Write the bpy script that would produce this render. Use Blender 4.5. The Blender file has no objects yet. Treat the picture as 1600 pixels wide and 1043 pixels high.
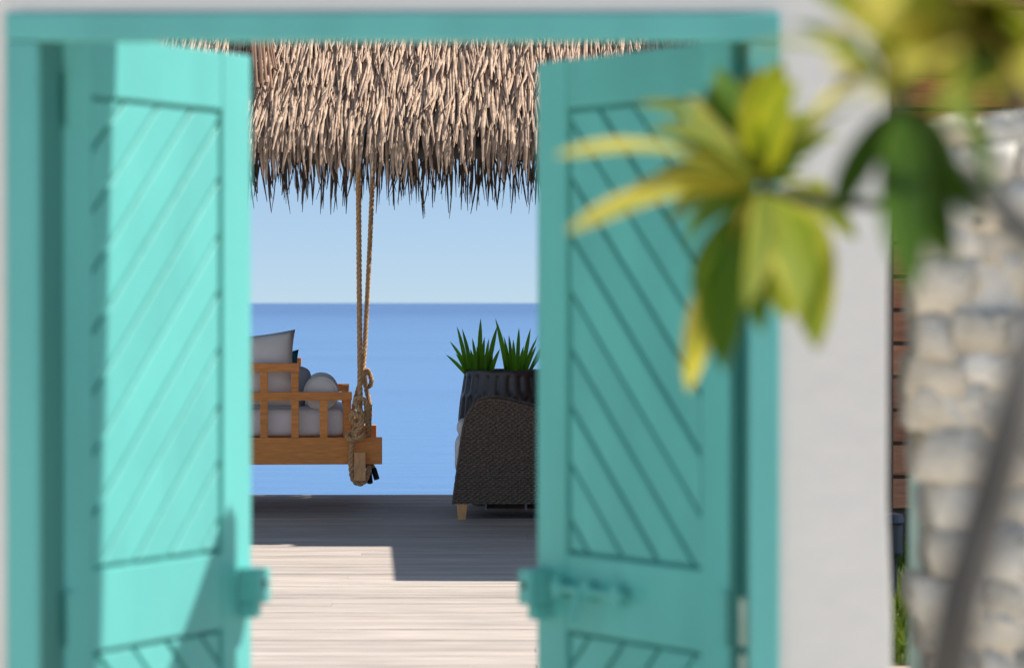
import bpy, bmesh, math, random
from mathutils import Vector, Matrix
random.seed(7)
R = math.radians
SC = bpy.context.scene
COL = SC.collection

# ------------------------------------------------------------------ camera
FPX = 4400.0                       # focal length in photo pixels (1600 wide)
CAMZ = 1.5
cam_d = bpy.data.cameras.new('camera')
cam = bpy.data.objects.new('camera', cam_d)
COL.objects.link(cam)
cam_d.sensor_width = 36.0
cam_d.lens = FPX / 1600 * 36.0
cam.location = (0, 0, CAMZ)
cam.rotation_euler = (R(90) - math.atan(48.5 / FPX), 0, 0)
cam_d.clip_start = 0.05
cam_d.clip_end = 60000
cam_d.dof.use_dof = True
cam_d.dof.focus_distance = 19.6
cam_d.dof.aperture_fstop = 3.4
cam_d.dof.aperture_blades = 9
SC.camera = cam

# ------------------------------------------------------------------ sky and sun
SUN_EL = R(55)
SUN_AZ = math.atan2(0.70, 0.04)          # from +Y towards +X
SD = Vector((math.cos(SUN_EL) * math.sin(SUN_AZ), math.cos(SUN_EL) * math.cos(SUN_AZ), math.sin(SUN_EL)))
world = bpy.data.worlds.new('World')
SC.world = world
world.use_nodes = True
wn, wl = world.node_tree.nodes, world.node_tree.links
bg = wn['Background']
sky = wn.new('ShaderNodeTexSky')
sky.sky_type = 'NISHITA'
sky.sun_disc = False
sky.sun_elevation = SUN_EL
sky.sun_rotation = SUN_AZ
sky.altitude = 0
sky.air_density = 0.5
sky.dust_density = 0.0
sky.ozone_density = 5.0
# humid, pale tropical air: an even veil over the whole sky on top of the clear-sky model
veil = wn.new('ShaderNodeMix'); veil.data_type = 'RGBA'; veil.blend_type = 'ADD'
veil.inputs['Factor'].default_value = 1.0
veil.inputs['B'].default_value = (2.95, 4.05, 5.5, 1)
thin = wn.new('ShaderNodeMix'); thin.data_type = 'RGBA'; thin.blend_type = 'MULTIPLY'
thin.inputs['Factor'].default_value = 1.0
thin.inputs['B'].default_value = (0.74, 0.74, 0.74, 1)
wl.new(sky.outputs['Color'], thin.inputs['A'])
wl.new(thin.outputs['Result'], veil.inputs['A'])
wl.new(veil.outputs['Result'], bg.inputs['Color'])
bg.inputs['Strength'].default_value = 0.047
sun_d = bpy.data.lights.new('sun', 'SUN')
sun = bpy.data.objects.new('sun', sun_d)
COL.objects.link(sun)
sun_d.energy = 4.3
sun_d.angle = R(0.53)
sun_d.color = (1.0, 0.95, 0.88)
sun.rotation_euler = (-SD).to_track_quat('-Z', 'Y').to_euler()
sun.location = SD * 40
SC.view_settings.view_transform = 'Standard'
SC.view_settings.look = 'None'
SC.view_settings.gamma = 1
SC.view_settings.use_curve_mapping = False
SC.view_settings.exposure = 0.70


# ------------------------------------------------------------------ helpers
def P(px, py, d):
    return Vector(((px - 800) / FPX * d, d, CAMZ - (py - 473) / FPX * d))


def link(name, data, parent=None):
    o = bpy.data.objects.new(name, data)
    COL.objects.link(o)
    if parent is not None:
        o.parent = parent
    return o


def tag(o, label=None, cat=None, group=None, kind=None):
    if label: o['label'] = label
    if cat: o['category'] = cat
    if group: o['group'] = group
    if kind: o['kind'] = kind
    return o


def thing(name, label, cat, loc=(0, 0, 0), rz=0, group=None):
    o = link(name, None)
    o.empty_display_size = 0.1
    o.location = loc
    o.rotation_euler = (0, 0, rz)
    return tag(o, label, cat, group)


def mesh_of(name, verts, faces, mat=None, smooth=False):
    me = bpy.data.meshes.new(name)
    me.from_pydata([tuple(v) for v in verts], [], faces)
    if mat: me.materials.append(mat)
    if smooth:
        me.polygons.foreach_set('use_smooth', [True] * len(me.polygons))
    me.update()
    return me


class MB:
    def __init__(self):
        self.v, self.f = [], []

    def add(self, vs, fs):
        b = len(self.v)
        self.v += [Vector(v) for v in vs]
        self.f += [tuple(i + b for i in f) for f in fs]

    def box(self, x0, x1, y0, y1, z0, z1, c=0.0):
        if x0 > x1: x0, x1 = x1, x0
        bm = bmesh.new()
        bmesh.ops.create_cube(bm, size=1)
        for v in bm.verts:
            v.co = Vector(((x0 + x1) / 2 + v.co.x * (x1 - x0), (y0 + y1) / 2 + v.co.y * (y1 - y0), (z0 + z1) / 2 + v.co.z * (z1 - z0)))
        if c > 0:
            bmesh.ops.bevel(bm, geom=list(bm.edges), offset=c, segments=2, profile=0.6, affect='EDGES')
        bm.verts.index_update()
        self.add([v.co.copy() for v in bm.verts], [tuple(v.index for v in f.verts) for f in bm.faces])
        bm.free()
        return self

    def prism(self, poly, y0, y1, c=0.0):
        """polygon of (x, z), extruded along y"""
        n = len(poly)
        a = sum(poly[i][0] * poly[(i + 1) % n][1] - poly[(i + 1) % n][0] * poly[i][1] for i in range(n))
        if a < 0: poly = list(reversed(poly))
        bm = bmesh.new()
        f0 = [bm.verts.new((x, y0, z)) for x, z in poly]
        f1 = [bm.verts.new((x, y1, z)) for x, z in poly]
        bm.faces.new(f0)
        bm.faces.new(list(reversed(f1)))
        for i in range(n):
            j = (i + 1) % n
            bm.faces.new((f0[j], f0[i], f1[i], f1[j]))
        bmesh.ops.recalc_face_normals(bm, faces=bm.faces)
        if c > 0:
            bmesh.ops.bevel(bm, geom=list(bm.edges), offset=c, segments=1, affect='EDGES')
        bm.verts.index_update()
        self.add([v.co.copy() for v in bm.verts], [tuple(v.index for v in f.verts) for f in bm.faces])
        bm.free()
        return self

    def tube(self, pts, rad, n=8, cap=True):
        pts = [Vector(p) for p in pts]
        rr = rad if isinstance(rad, (list, tuple)) else [rad] * len(pts)
        fr = frames(pts)
        vs, fs = [], []
        for p, (t, u, w), r in zip(pts, fr, rr):
            for k in range(n):
                a = 2 * math.pi * k / n
                vs.append(p + (u * math.cos(a) + w * math.sin(a)) * r)
        for i in range(len(pts) - 1):
            for k in range(n):
                fs.append((i * n + k, i * n + (k + 1) % n, (i + 1) * n + (k + 1) % n, (i + 1) * n + k))
        if cap:
            fs.append(tuple(reversed(range(n))))
            fs.append(tuple((len(pts) - 1) * n + k for k in range(n)))
        self.add(vs, fs)
        return self

    def lathe(self, prof, n=24, fr=None, c=(0, 0)):
        vs, fs = [], []
        for r, z in prof:
            for k in range(n):
                a = 2 * math.pi * k / n
                q = r * (fr(a, z) if fr else 1)
                vs.append((c[0] + q * math.cos(a), c[1] + q * math.sin(a), z))
        for i in range(len(prof) - 1):
            for k in range(n):
                fs.append((i * n + k, i * n + (k + 1) % n, (i + 1) * n + (k + 1) % n, (i + 1) * n + k))
        self.add(vs, fs)
        return self

    def build(self, name, mat, parent=None, smooth=False, label=None):
        o = link(name, mesh_of(name, self.v, self.f, mat, smooth), parent)
        if label: o['label'] = label
        return o


def frames(pts):
    n = len(pts)
    out = []
    u = None
    for i in range(n):
        t = (pts[min(i + 1, n - 1)] - pts[max(i - 1, 0)]).normalized()
        if u is None:
            a = Vector((0, 0, 1)) if abs(t.z) < 0.9 else Vector((1, 0, 0))
            u = (a - t * a.dot(t)).normalized()
        else:
            u = (u - t * u.dot(t)).normalized()
        out.append((t, u, t.cross(u)))
    return out


def spline(pts, step=0.01):
    pts = [Vector(p) for p in pts]
    q = [2 * pts[0] - pts[1]] + pts + [2 * pts[-1] - pts[-2]]
    out = []
    for i in range(1, len(q) - 2):
        p0, p1, p2, p3 = q[i - 1:i + 3]
        m = max(2, int((p2 - p1).length / step))
        for k in range(m):
            t = k / m
            out.append(0.5 * (2 * p1 + (p2 - p0) * t + (2 * p0 - 5 * p1 + 4 * p2 - p3) * t * t + (3 * p1 - p0 - 3 * p2 + p3) * t ** 3))
    out.append(pts[-1])
    return out


def rope_mb(pts, r=0.018, pitch=0.105, mb=None):
    """three twisted strands along a path"""
    mb = mb or MB()
    pts = spline(pts, 0.009)
    fr = frames(pts)
    s = 0
    S = [0]
    for i in range(1, len(pts)):
        s += (pts[i] - pts[i - 1]).length
        S.append(s)
    for k in range(3):
        path = []
        for p, (t, u, w), d in zip(pts, fr, S):
            a = 2 * math.pi * (d / pitch + k / 3)
            path.append(p + (u * math.cos(a) + w * math.sin(a)) * r * 0.56)
        mb.tube(path, r * 0.50, 6)
    return mb


def pillow_mb(w, h, d, n=14, pinch=0.12, puff=2.2):
    """soft cushion, x width, z height, y thickness, centred"""
    mb = MB()
    vs, fs = [], []
    idx = {}
    for side in (1, -1):
        for i in range(n + 1):
            for j in range(n + 1):
                a, b = 2 * i / n - 1, 2 * j / n - 1
                edge = (i in (0, n)) or (j in (0, n))
                if side == -1 and edge:
                    idx[(side, i, j)] = idx[(1, i, j)]
                    continue
                ex = (1 - abs(a) ** puff) ** 0.5 * (1 - abs(b) ** puff) ** 0.5
                x = a * (1 - pinch * (1 - b * b) * 0 - pinch * 0.5 * (1 - abs(b)) * 0) * w / 2 * (1 - pinch * (1 - b ** 2) * abs(a) ** 3)
                z = b * h / 2 * (1 - pinch * (1 - a ** 2) * abs(b) ** 3)
                wr = 0.03 * math.sin(5 * a + 3 * b) * (1 - a * a) * (1 - b * b)
                y = side * d / 2 * (ex + wr)
                idx[(side, i, j)] = len(vs)
                vs.append((x, y, z))
        for i in range(n):
            for j in range(n):
                q = [idx[(side, i, j)], idx[(side, i + 1, j)], idx[(side, i + 1, j + 1)], idx[(side, i, j + 1)]]
                fs.append(tuple(reversed(q)) if side == 1 else tuple(q))
    mb.add(vs, fs)
    return mb


# ------------------------------------------------------------------ materials
def lin(r, g, b):
    f = lambda c: (c / 12.92 if c <= 0.04045 else ((c + 0.055) / 1.055) ** 2.4)
    return (f(r / 255), f(g / 255), f(b / 255), 1)


def pmat(name, col, rough=0.6, var=0.12, scale=6.0, stretch=(1, 1, 1), bump=0.0, bscale=None, spec=0.5, rand=0.0, col2=None, coat=0, detail=6, bstretch=None):
    """principled with noise between two tones, optional per-object variation and bump"""
    m = bpy.data.materials.new(name)
    m.use_nodes = True
    n, l = m.node_tree.nodes, m.node_tree.links
    b = n['Principled BSDF']
    b.inputs['Roughness'].default_value = rough
    b.inputs['Specular IOR Level'].default_value = spec
    b.inputs['Coat Weight'].default_value = coat
    tc = n.new('ShaderNodeTexCoord')
    oi = n.new('ShaderNodeObjectInfo')
    mp = n.new('ShaderNodeMapping')
    mp.inputs['Scale'].default_value = stretch
    l.new(tc.outputs['Object'], mp.inputs['Vector'])
    # shift by object random so alike pieces differ
    add = n.new('ShaderNodeVectorMath'); add.operation = 'MULTIPLY_ADD'
    l.new(oi.outputs['Random'], add.inputs[0])
    add.inputs[1].default_value = (37, 53, 71)
    l.new(mp.outputs['Vector'], add.inputs[2])
    nz = n.new('ShaderNodeTexNoise')
    nz.inputs['Scale'].default_value = scale
    nz.inputs['Detail'].default_value = detail
    l.new(add.outputs[0], nz.inputs['Vector'])
    rp = n.new('ShaderNodeMapRange')
    rp.inputs['From Min'].default_value = 0.3
    rp.inputs['From Max'].default_value = 0.7
    l.new(nz.outputs['Fac'], rp.inputs['Value'])
    mx = n.new('ShaderNodeMix'); mx.data_type = 'RGBA'
    c = Vector(col[:3])
    c2 = Vector(col2[:3]) if col2 else c * (1 + var)
    c1 = c if col2 else c * (1 - var)
    mx.inputs['A'].default_value = (*c1, 1)
    mx.inputs['B'].default_value = (*c2, 1)
    l.new(rp.outputs['Result'], mx.inputs['Factor'])
    out = mx.outputs['Result']
    if rand > 0:
        hs = n.new('ShaderNodeHueSaturation')
        r2 = n.new('ShaderNodeMapRange')
        r2.inputs['To Min'].default_value = 1 - rand
        r2.inputs['To Max'].default_value = 1 + rand
        l.new(oi.outputs['Random'], r2.inputs['Value'])
        l.new(r2.outputs['Result'], hs.inputs['Value'])
        l.new(out, hs.inputs['Color'])
        out = hs.outputs['Color']
    l.new(out, b.inputs['Base Color'])
    if bump > 0:
        nb = n.new('ShaderNodeTexNoise')
        nb.inputs['Scale'].default_value = bscale or scale * 4
        nb.inputs['Detail'].default_value = 4
        l.new(add.outputs[0], nb.inputs['Vector'])
        bp = n.new('ShaderNodeBump')
        bp.inputs['Strength'].default_value = bump
        bp.inputs['Distance'].default_value = 0.01
        l.new(nb.outputs['Fac'], bp.inputs['Height'])
        l.new(bp.outputs['Normal'], b.inputs['Normal'])
    return m


M_teal = pmat('teal_paint', (0.132, 0.488, 0.455), 0.45, 0.09, 4, (1.6, 1, 0.35), 0.14, 50, spec=0.4, rand=0.03)
M_plaster = pmat('white_plaster', (0.80, 0.78, 0.74), 0.85, 0.05, 1.6, bump=0.35, bscale=28, spec=0.2)
M_deck = pmat('weathered_deck', (0.43, 0.365, 0.315), 0.7, 0.24, 3.0, (0.8, 14, 8), 0.3, 9, rand=0.13, spec=0.3)
M_dark = pmat('dark_gap', (0.05, 0.045, 0.04), 0.9, 0.2)
M_teak = pmat('orange_teak', (0.84, 0.30, 0.06), 0.5, 0.2, 7, (1.2, 6, 9), 0.12, 20, rand=0.10)
M_teak2 = pmat('pale_teak_end', (0.76, 0.38, 0.15), 0.5, 0.18, 16, (3, 1, 1), 0.1, 40, rand=0.06)
M_rope = pmat('hemp_rope', (0.66, 0.40, 0.20), 0.85, 0.25, 60, bump=0.5, bscale=180, spec=0.2)
M_black = pmat('black_cap', (0.012, 0.013, 0.016), 0.4, 0.2)
M_fabric = pmat('pale_grey_fabric', (0.86, 0.82, 0.78), 0.9, 0.05, 5, bump=0.25, bscale=420, spec=0.15)
M_tealf = pmat('teal_fabric', (0.03, 0.16, 0.22), 0.9, 0.1, 8, bump=0.2, bscale=400, spec=0.15)
M_greyf = pmat('grey_fabric', (0.48, 0.48, 0.50), 0.9, 0.06, 8, bump=0.2, bscale=400, spec=0.15)
M_wicker = pmat('dark_wicker', (0.17, 0.125, 0.092), 0.6, 0.35, 60, bump=0.2, bscale=300, spec=0.3)
M_pot = pmat('dark_bronze_glaze', (0.07, 0.06, 0.057), 0.36, 0.4, 8, (1, 1, 0.4), 0.12, 30, spec=0.6)
M_soil = pmat('soil', (0.05, 0.035, 0.025), 0.95, 0.3, 40, bump=0.8, bscale=60)
M_straw = pmat('dry_thatch', (0.42, 0.30, 0.215), 0.8, 0.32, 24, (1, 1, 1), 0.15, 60, spec=0.2, rand=0.2)
M_shadestraw = pmat('shaded_thatch', (0.12, 0.09, 0.068), 0.9, 0.25, 9, rand=0.2, spec=0.1)  # darker straw for the rear fringe, its shade put into the colour
M_reed = pmat('brown_reed', (0.20, 0.105, 0.06), 0.75, 0.2, 9, rand=0.2)
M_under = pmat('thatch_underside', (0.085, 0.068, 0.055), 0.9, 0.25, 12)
M_board = pmat('villa_boards', (0.58, 0.24, 0.125), 0.6, 0.22, 5, (1, 5, 9), 0.15, 30, rand=0.25)
M_villa = pmat('villa_dark_timber', (0.10, 0.07, 0.05), 0.7, 0.2, 5)
M_navy = pmat('navy_enamel', (0.012, 0.02, 0.035), 0.35, 0.2)
M_brass = pmat('pale_hinge_metal', (0.42, 0.55, 0.46), 0.4, 0.12, 30)
M_lining = pmat('recess_shade_green', (0.03, 0.20, 0.175), 0.5, 0.06, 6, (1, 1, .4), 0.08, 60, spec=0.3)  # darkened teal: the shade of the jamb recess is put into the colour
M_key = pmat('dark_keyhole', (0.02, 0.05, 0.05), 0.6, 0.1)
M_bark = pmat('grey_bark', (0.07, 0.064, 0.056), 0.85, 0.25, 12, (1, 1, 0.6), 0.4, 50)
M_mortar = pmat('lime_mortar', (0.62, 0.59, 0.53), 0.95, 0.2, 14, bump=0.6, bscale=60)


def mat_stone():
    m = pmat('coral_stone', (0.56, 0.53, 0.46), 0.9, 0.2, 14, bump=0.9, bscale=42, rand=0.12, col2=(0.74, 0.72, 0.68))
    n, l = m.node_tree.nodes, m.node_tree.links
    oi = next(x for x in n if x.type == 'OBJECT_INFO')
    hs = next(x for x in n if x.type == 'HUE_SAT')
    cr = n.new('ShaderNodeValToRGB')
    e = cr.color_ramp.elements
    e[0].color = (1.0, 0.94, 0.84, 1); e[0].position = 0
    e[1].color = (0.95, 0.96, 0.97, 1); e[1].position = 1
    mul = n.new('ShaderNodeMath'); mul.operation = 'MULTIPLY'; mul.inputs[1].default_value = 7.31
    fr = n.new('ShaderNodeMath'); fr.operation = 'FRACT'
    l.new(oi.outputs['Random'], mul.inputs[0]); l.new(mul.outputs[0], fr.inputs[0]); l.new(fr.outputs[0], cr.inputs[0])
    mx = n.new('ShaderNodeMix'); mx.data_type = 'RGBA'; mx.blend_type = 'MULTIPLY'
    mx.inputs['Factor'].default_value = 1
    l.new(hs.outputs['Color'], mx.inputs['A']); l.new(cr.outputs['Color'], mx.inputs['B'])
    l.new(mx.outputs['Result'], n['Principled BSDF'].inputs['Base Color'])
    return m


M_stone = mat_stone()


def mat_leaf(name, mid, edge, trans=0.45, veins=30):
    """plant leaf: uv.x 0..1 across, uv.y along; pale margins, midrib, side veins; translucent"""
    m = bpy.data.materials.new(name)
    m.use_nodes = True
    n, l = m.node_tree.nodes, m.node_tree.links
    b = n['Principled BSDF']
    b.inputs['Roughness'].default_value = 0.6
    b.inputs['Specular IOR Level'].default_value = 0.12
    uv = n.new('ShaderNodeUVMap')
    sp = n.new('ShaderNodeSeparateXYZ')
    l.new(uv.outputs['UV'], sp.inputs[0])

    def mth(op, a, bb=None, cl=False):
        x = n.new('ShaderNodeMath'); x.operation = op; x.use_clamp = cl
        for i, q in enumerate((a, bb)):
            if q is None: continue
            if isinstance(q, (int, float)): x.inputs[i].default_value = q
            else: l.new(q, x.inputs[i])
        return x.outputs[0]
    ac = mth('ABSOLUTE', mth('MULTIPLY', mth('SUBTRACT', sp.outputs['X'], 0.5), 2))
    ns = n.new('ShaderNodeTexNoise'); ns.inputs['Scale'].default_value = 5
    oi = n.new('ShaderNodeObjectInfo')
    add = n.new('ShaderNodeVectorMath'); add.operation = 'MULTIPLY_ADD'
    l.new(oi.outputs['Random'], add.inputs[0]); add.inputs[1].default_value = (31, 17, 53)
    l.new(uv.outputs['UV'], add.inputs[2]); l.new(add.outputs[0], ns.inputs['Vector'])
    wob = mth('MULTIPLY', mth('SUBTRACT', ns.outputs['Fac'], 0.5), 0.9)
    mr = n.new('ShaderNodeMapRange'); mr.interpolation_type = 'SMOOTHSTEP'
    mr.inputs['From Min'].default_value = 0.35; mr.inputs['From Max'].default_value = 0.85
    l.new(mth('ADD', ac, wob), mr.inputs['Value'])
    mx = n.new('ShaderNodeMix'); mx.data_type = 'RGBA'
    mx.inputs['A'].default_value = (*mid, 1); mx.inputs['B'].default_value = (*edge, 1)
    l.new(mr.outputs['Result'], mx.inputs['Factor'])
    # veins
    ph = mth('SUBTRACT', mth('MULTIPLY', sp.outputs['Y'], veins), mth('MULTIPLY', ac, 5))
    vn = mth('POWER', mth('ABSOLUTE', mth('SINE', mth('MULTIPLY', ph, math.pi))), 10)
    rib = mth('LESS_THAN', ac, 0.07)
    vv = mth('MAXIMUM', mth('MULTIPLY', vn, 0.30 if veins else 0), mth('MULTIPLY', rib, 0.55))
    mx2 = n.new('ShaderNodeMix'); mx2.data_type = 'RGBA'
    l.new(vv, mx2.inputs['Factor']); l.new(mx.outputs['Result'], mx2.inputs['A'])
    mx2.inputs['B'].default_value = (edge[0] * 1.05 + 0.02, edge[1] * 1.05 + 0.02, edge[2] + 0.03, 1)
    hs = n.new('ShaderNodeHueSaturation')
    r2 = n.new('ShaderNodeMapRange'); r2.inputs['To Min'].default_value = 0.82; r2.inputs['To Max'].default_value = 1.18
    l.new(oi.outputs['Random'], r2.inputs['Value']); l.new(r2.outputs['Result'], hs.inputs['Value'])
    l.new(mx2.outputs['Result'], hs.inputs['Color'])
    l.new(hs.outputs['Color'], b.inputs['Base Color'])
    tr = n.new('ShaderNodeBsdfTranslucent')
    br = n.new('ShaderNodeMix'); br.data_type = 'RGBA'; br.blend_type = 'MULTIPLY'; br.inputs['Factor'].default_value = 1
    l.new(hs.outputs['Color'], br.inputs['A']); br.inputs['B'].default_value = (1.25, 1.2, 0.5, 1)
    l.new(br.outputs['Result'], tr.inputs['Color'])
    ms = n.new('ShaderNodeMixShader'); ms.inputs[0].default_value = trans
    l.new(b.outputs[0], ms.inputs[1]); l.new(tr.outputs[0], ms.inputs[2])
    l.new(ms.outputs[0], n['Material Output'].inputs['Surface'])
    return m


ML_yellow = mat_leaf('leaf_yellow', (0.26, 0.27, 0.03), (0.50, 0.42, 0.10))
ML_olive = mat_leaf('leaf_olive', (0.13, 0.19, 0.012), (0.27, 0.27, 0.03))
ML_green = mat_leaf('leaf_green', (0.04, 0.10, 0.005), (0.085, 0.14, 0.01), 0.3)
ML_deep = mat_leaf('leaf_deep_green', (0.034, 0.08, 0.003), (0.045, 0.095, 0.004), 0.1)
ML_sword = mat_leaf('leaf_sword', (0.12, 0.30, 0.025), (0.16, 0.35, 0.04), 0.5, 0)
ML_grass = mat_leaf('leaf_grass', (0.09, 0.15, 0.02), (0.15, 0.19, 0.03), 0.35, 0)


def mat_sea():
    m = bpy.data.materials.new('sea_water')
    m.use_nodes = True
    n, l = m.node_tree.nodes, m.node_tree.links
    b = n['Principled BSDF']
    b.inputs['Roughness'].default_value = 0.22
    b.inputs['IOR'].default_value = 1.33
    tc = n.new('ShaderNodeTexCoord')
    sp = n.new('ShaderNodeSeparateXYZ')
    l.new(tc.outputs['Object'], sp.inputs[0])
    # shallow lagoon to deep sea: depth grows with distance from the shore
    mr = n.new('ShaderNodeMapRange'); mr.interpolation_type = 'SMOOTHSTEP'
    mr.inputs['From Min'].default_value = 25; mr.inputs['From Max'].default_value = 900
    l.new(sp.outputs['Y'], mr.inputs['Value'])
    mp = n.new('ShaderNodeMapping'); mp.inputs['Scale'].default_value = (0.004, 0.03, 1)
    l.new(tc.outputs['Object'], mp.inputs['Vector'])
    pn = n.new('ShaderNodeTexNoise'); pn.inputs['Scale'].default_value = 2.2; pn.inputs['Detail'].default_value = 5
    l.new(mp.outputs['Vector'], pn.inputs['Vector'])
    ad = n.new('ShaderNodeMath'); ad.operation = 'MULTIPLY_ADD'; ad.use_clamp = True
    l.new(pn.outputs['Fac'], ad.inputs[0]); ad.inputs[1].default_value = 1.1; ad.inputs[2].default_value = -0.5
    sm = n.new('ShaderNodeMath'); sm.operation = 'ADD'; sm.use_clamp = True
    l.new(mr.outputs['Result'], sm.inputs[0]); l.new(ad.outputs[0], sm.inputs[1])
    mx = n.new('ShaderNodeMix'); mx.data_type = 'RGBA'
    mx.inputs['A'].default_value = (0.075, 0.195, 0.40, 1)
    mx.inputs['B'].default_value = (0.015, 0.085, 0.26, 1)
    l.new(sm.outputs[0], mx.inputs['Factor'])
    l.new(mx.outputs['Result'], b.inputs['Base Color'])
    m2 = n.new('ShaderNodeMapping'); m2.inputs['Scale'].default_value = (0.5, 1.6, 1)
    l.new(tc.outputs['Object'], m2.inputs['Vector'])
    w = n.new('ShaderNodeTexNoise'); w.inputs['Scale'].default_value = 0.8; w.inputs['Detail'].default_value = 6
    l.new(m2.outputs['Vector'], w.inputs['Vector'])
    bp = n.new('ShaderNodeBump'); bp.inputs['Strength'].default_value = 0.42; bp.inputs['Distance'].default_value = 0.22
    l.new(w.outputs['Fac'], bp.inputs['Height']); l.new(bp.outputs['Normal'], b.inputs['Normal'])
    return m


M_sea = mat_sea()
M_sand = pmat('sand_path', (0.62, 0.55, 0.46), 0.95, 0.12, 3, bump=0.4, bscale=50, spec=0.1)
M_lawn = pmat('lawn_soil', (0.07, 0.085, 0.025), 0.95, 0.3, 6, bump=0.5, bscale=60)
M_paver = pmat('pink_paver', (0.40, 0.27, 0.22), 0.9, 0.12, 5, bump=0.3, bscale=60, rand=0.12)

# ------------------------------------------------------------------ the setting
# ground: land, sloping under the water towards the sea bed
gv, gf = [], []
ys = [(-60, -0.06), (9, -0.06), (16.5, -0.06), (20.5, -1.5), (60, -4.0), (30000, -14)]
xs = [-30000, -80, -8, 8, 80, 30000]
for y, z in ys:
    for x in xs:
        gv.append((x, y, z))
for j in range(len(ys) - 1):
    for i in range(len(xs) - 1):
        a = j * len(xs) + i
        gf.append((a, a + 1, a + 1 + len(xs), a + len(xs)))
ground = tag(link('ground', mesh_of('ground', gv, gf, M_sand)), kind='structure')
sea = link('sea', mesh_of('sea', [(-30000, 17.5, -1.0), (30000, 17.5, -1.0), (30000, 30000, -1.0), (-30000, 30000, -1.0)], [(0, 1, 2, 3)], M_sea))
tag(sea, kind='structure')

# timber deck: every board a piece
DX0, DX1, DY0, DY1 = -5.2, 1.25, 8.6, 22.06
mb = MB()
for x in [DX0 + 0.2 + i * 0.88 for i in range(8)]:
    mb.box(x, x + 0.05, DY0 + 0.02, DY1 - 0.04, -0.20 if x else 0, -0.0285)
deck = tag(mb.build('deck', M_dark), kind='structure')
fas = MB().box(DX0, DX1, DY1 + 0.002, DY1 + 0.03, -0.22, -0.004, 0.004).build('fascia_board', M_deck, deck)
pil = MB()
for x in (-5, -3.2, -1.4, 0.4):
    for y in (18.5, 21.8):
        pil.tube([(x + 0.1, y, -3.2), (x + 0.1, y, -0.205)], 0.09, 10)
pil.build('piling', M_villa, deck)
bw = 0.140
n_rows = int((DY1 - DY0) / bw)
bmeshes = {}
for i in range(n_rows):
    y = DY0 + i * bw
    cut = random.choice([-3.4, -2.6, -1.75, -0.9, 0.1, 0.55])
    for (a, b) in ((DX0, cut - 0.002), (cut + 0.002, DX1)):
        L = round(b - a, 2)
        if L not in bmeshes:
            bmeshes[L] = mesh_of('plank', *(lambda q: (q.v, q.f))(MB().box(-L / 2, L / 2, 0, bw - 0.0055, -0.028, 0, 0.003)), M_deck)
        o = link('plank', bmeshes[L], deck)
        o.location = ((a + b) / 2, y, random.uniform(-0.0015, 0.0015))
        o.rotation_euler = (random.uniform(-0.003, 0.003), 0, random.uniform(-0.0004, 0.0004))

# lawn right of the deck, pavers in front of it
lawn = tag(link('lawn', mesh_of('lawn', [(1.3, 11.75, -0.02), (12, 11.75, -0.02), (12, 17.0, -0.02), (1.3, 17.0, -0.02)], [(0, 1, 2, 3)], M_lawn)), kind='structure')
gv, gf, guv = [], [], []
for k in range(9000):
    x = 1.32 + random.random() ** 1.6 * 3.2
    y = random.uniform(11.8, 16.9)
    h = random.uniform(0.05, 0.15)
    a = random.uniform(0, 6.28)
    dx, dy = math.cos(a) * 0.006, math.sin(a) * 0.006
    lx, ly = random.gauss(0, 0.03), random.gauss(0, 0.03)
    b = len(gv)
    gv += [(x - dx, y - dy, -0.02), (x + dx, y + dy, -0.02), (x + dx * .7 + lx * .4, y + dy * .7 + ly * .4, h * .6), (x + lx, y + ly, h)]
    gf += [(b, b + 1, b + 2), (b, b + 2, b + 3)]
gr = link('grass', mesh_of('grass', gv, gf, ML_grass))
uvl = gr.data.uv_layers.new(name='UVMap')
tag(gr, 'short sunny grass growing beside the deck', 'grass', kind='stuff')
path = tag(link('path', mesh_of('path', [(1.3, 5.9, -0.045), (4.5, 5.9, -0.045), (4.5, 11.7, -0.045), (1.3, 11.7, -0.045)], [(0, 1, 2, 3)], M_mortar)), kind='structure')
pm = mesh_of('paver', *(lambda q: (q.v, q.f))(MB().box(-0.245, 0.245, -0.245, 0.245, -0.05, 0.02, 0.006)), M_paver)
for i in range(6):
    for j in range(11):
        o = link('paver', pm, path)
        o.location = (1.56 + i * 0.51, 6.2 + j * 0.51, -0.01 + random.uniform(-.002, .002))

# ------------------------------------------------------------------ white gate wall
U = 5.0 / FPX
JL, JR = -740 * U, 372 * U          # clear opening
HB, HT = CAMZ + 408 * U, CAMZ + 451 * U   # head casing
OL, OR = JL - 0.03, JR + 0.03       # opening in the masonry (behind the lining)
OT = HT + 0.002
WT = 2.62
WR = 586 * U
bm = bmesh.new()


def wall_grid(x0, x1, z0, z1, n):
    pass


mb = MB()
mb.prism([(-7.0, -0.3), (OL, -0.3), (OL, OT), (OR, OT), (OR, -0.3), (WR + 0.013, -0.3), (WR + 0.008, 0.95), (WR, 1.15), (WR, WT), (-7.0, WT)], 5.0, 5.27, 0.0015)
wall = mb.build('gate_wall', M_plaster)
cp_ = MB().prism([(4.85, WT + .001), (5.445, WT + .001), (5.445, WT + .05), (5.15, WT + .14), (4.85, WT + .05)], -7.06, WR + .06, .006)
cp_.v = [Vector((v.y, v.x, v.z)) for v in cp_.v]
cp_.f = [tuple(reversed(f)) for f in cp_.f]
cp_.build('coping', M_plaster, wall)
tag(wall, 'smooth white plastered wall around the turquoise gate', 'wall')

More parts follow.
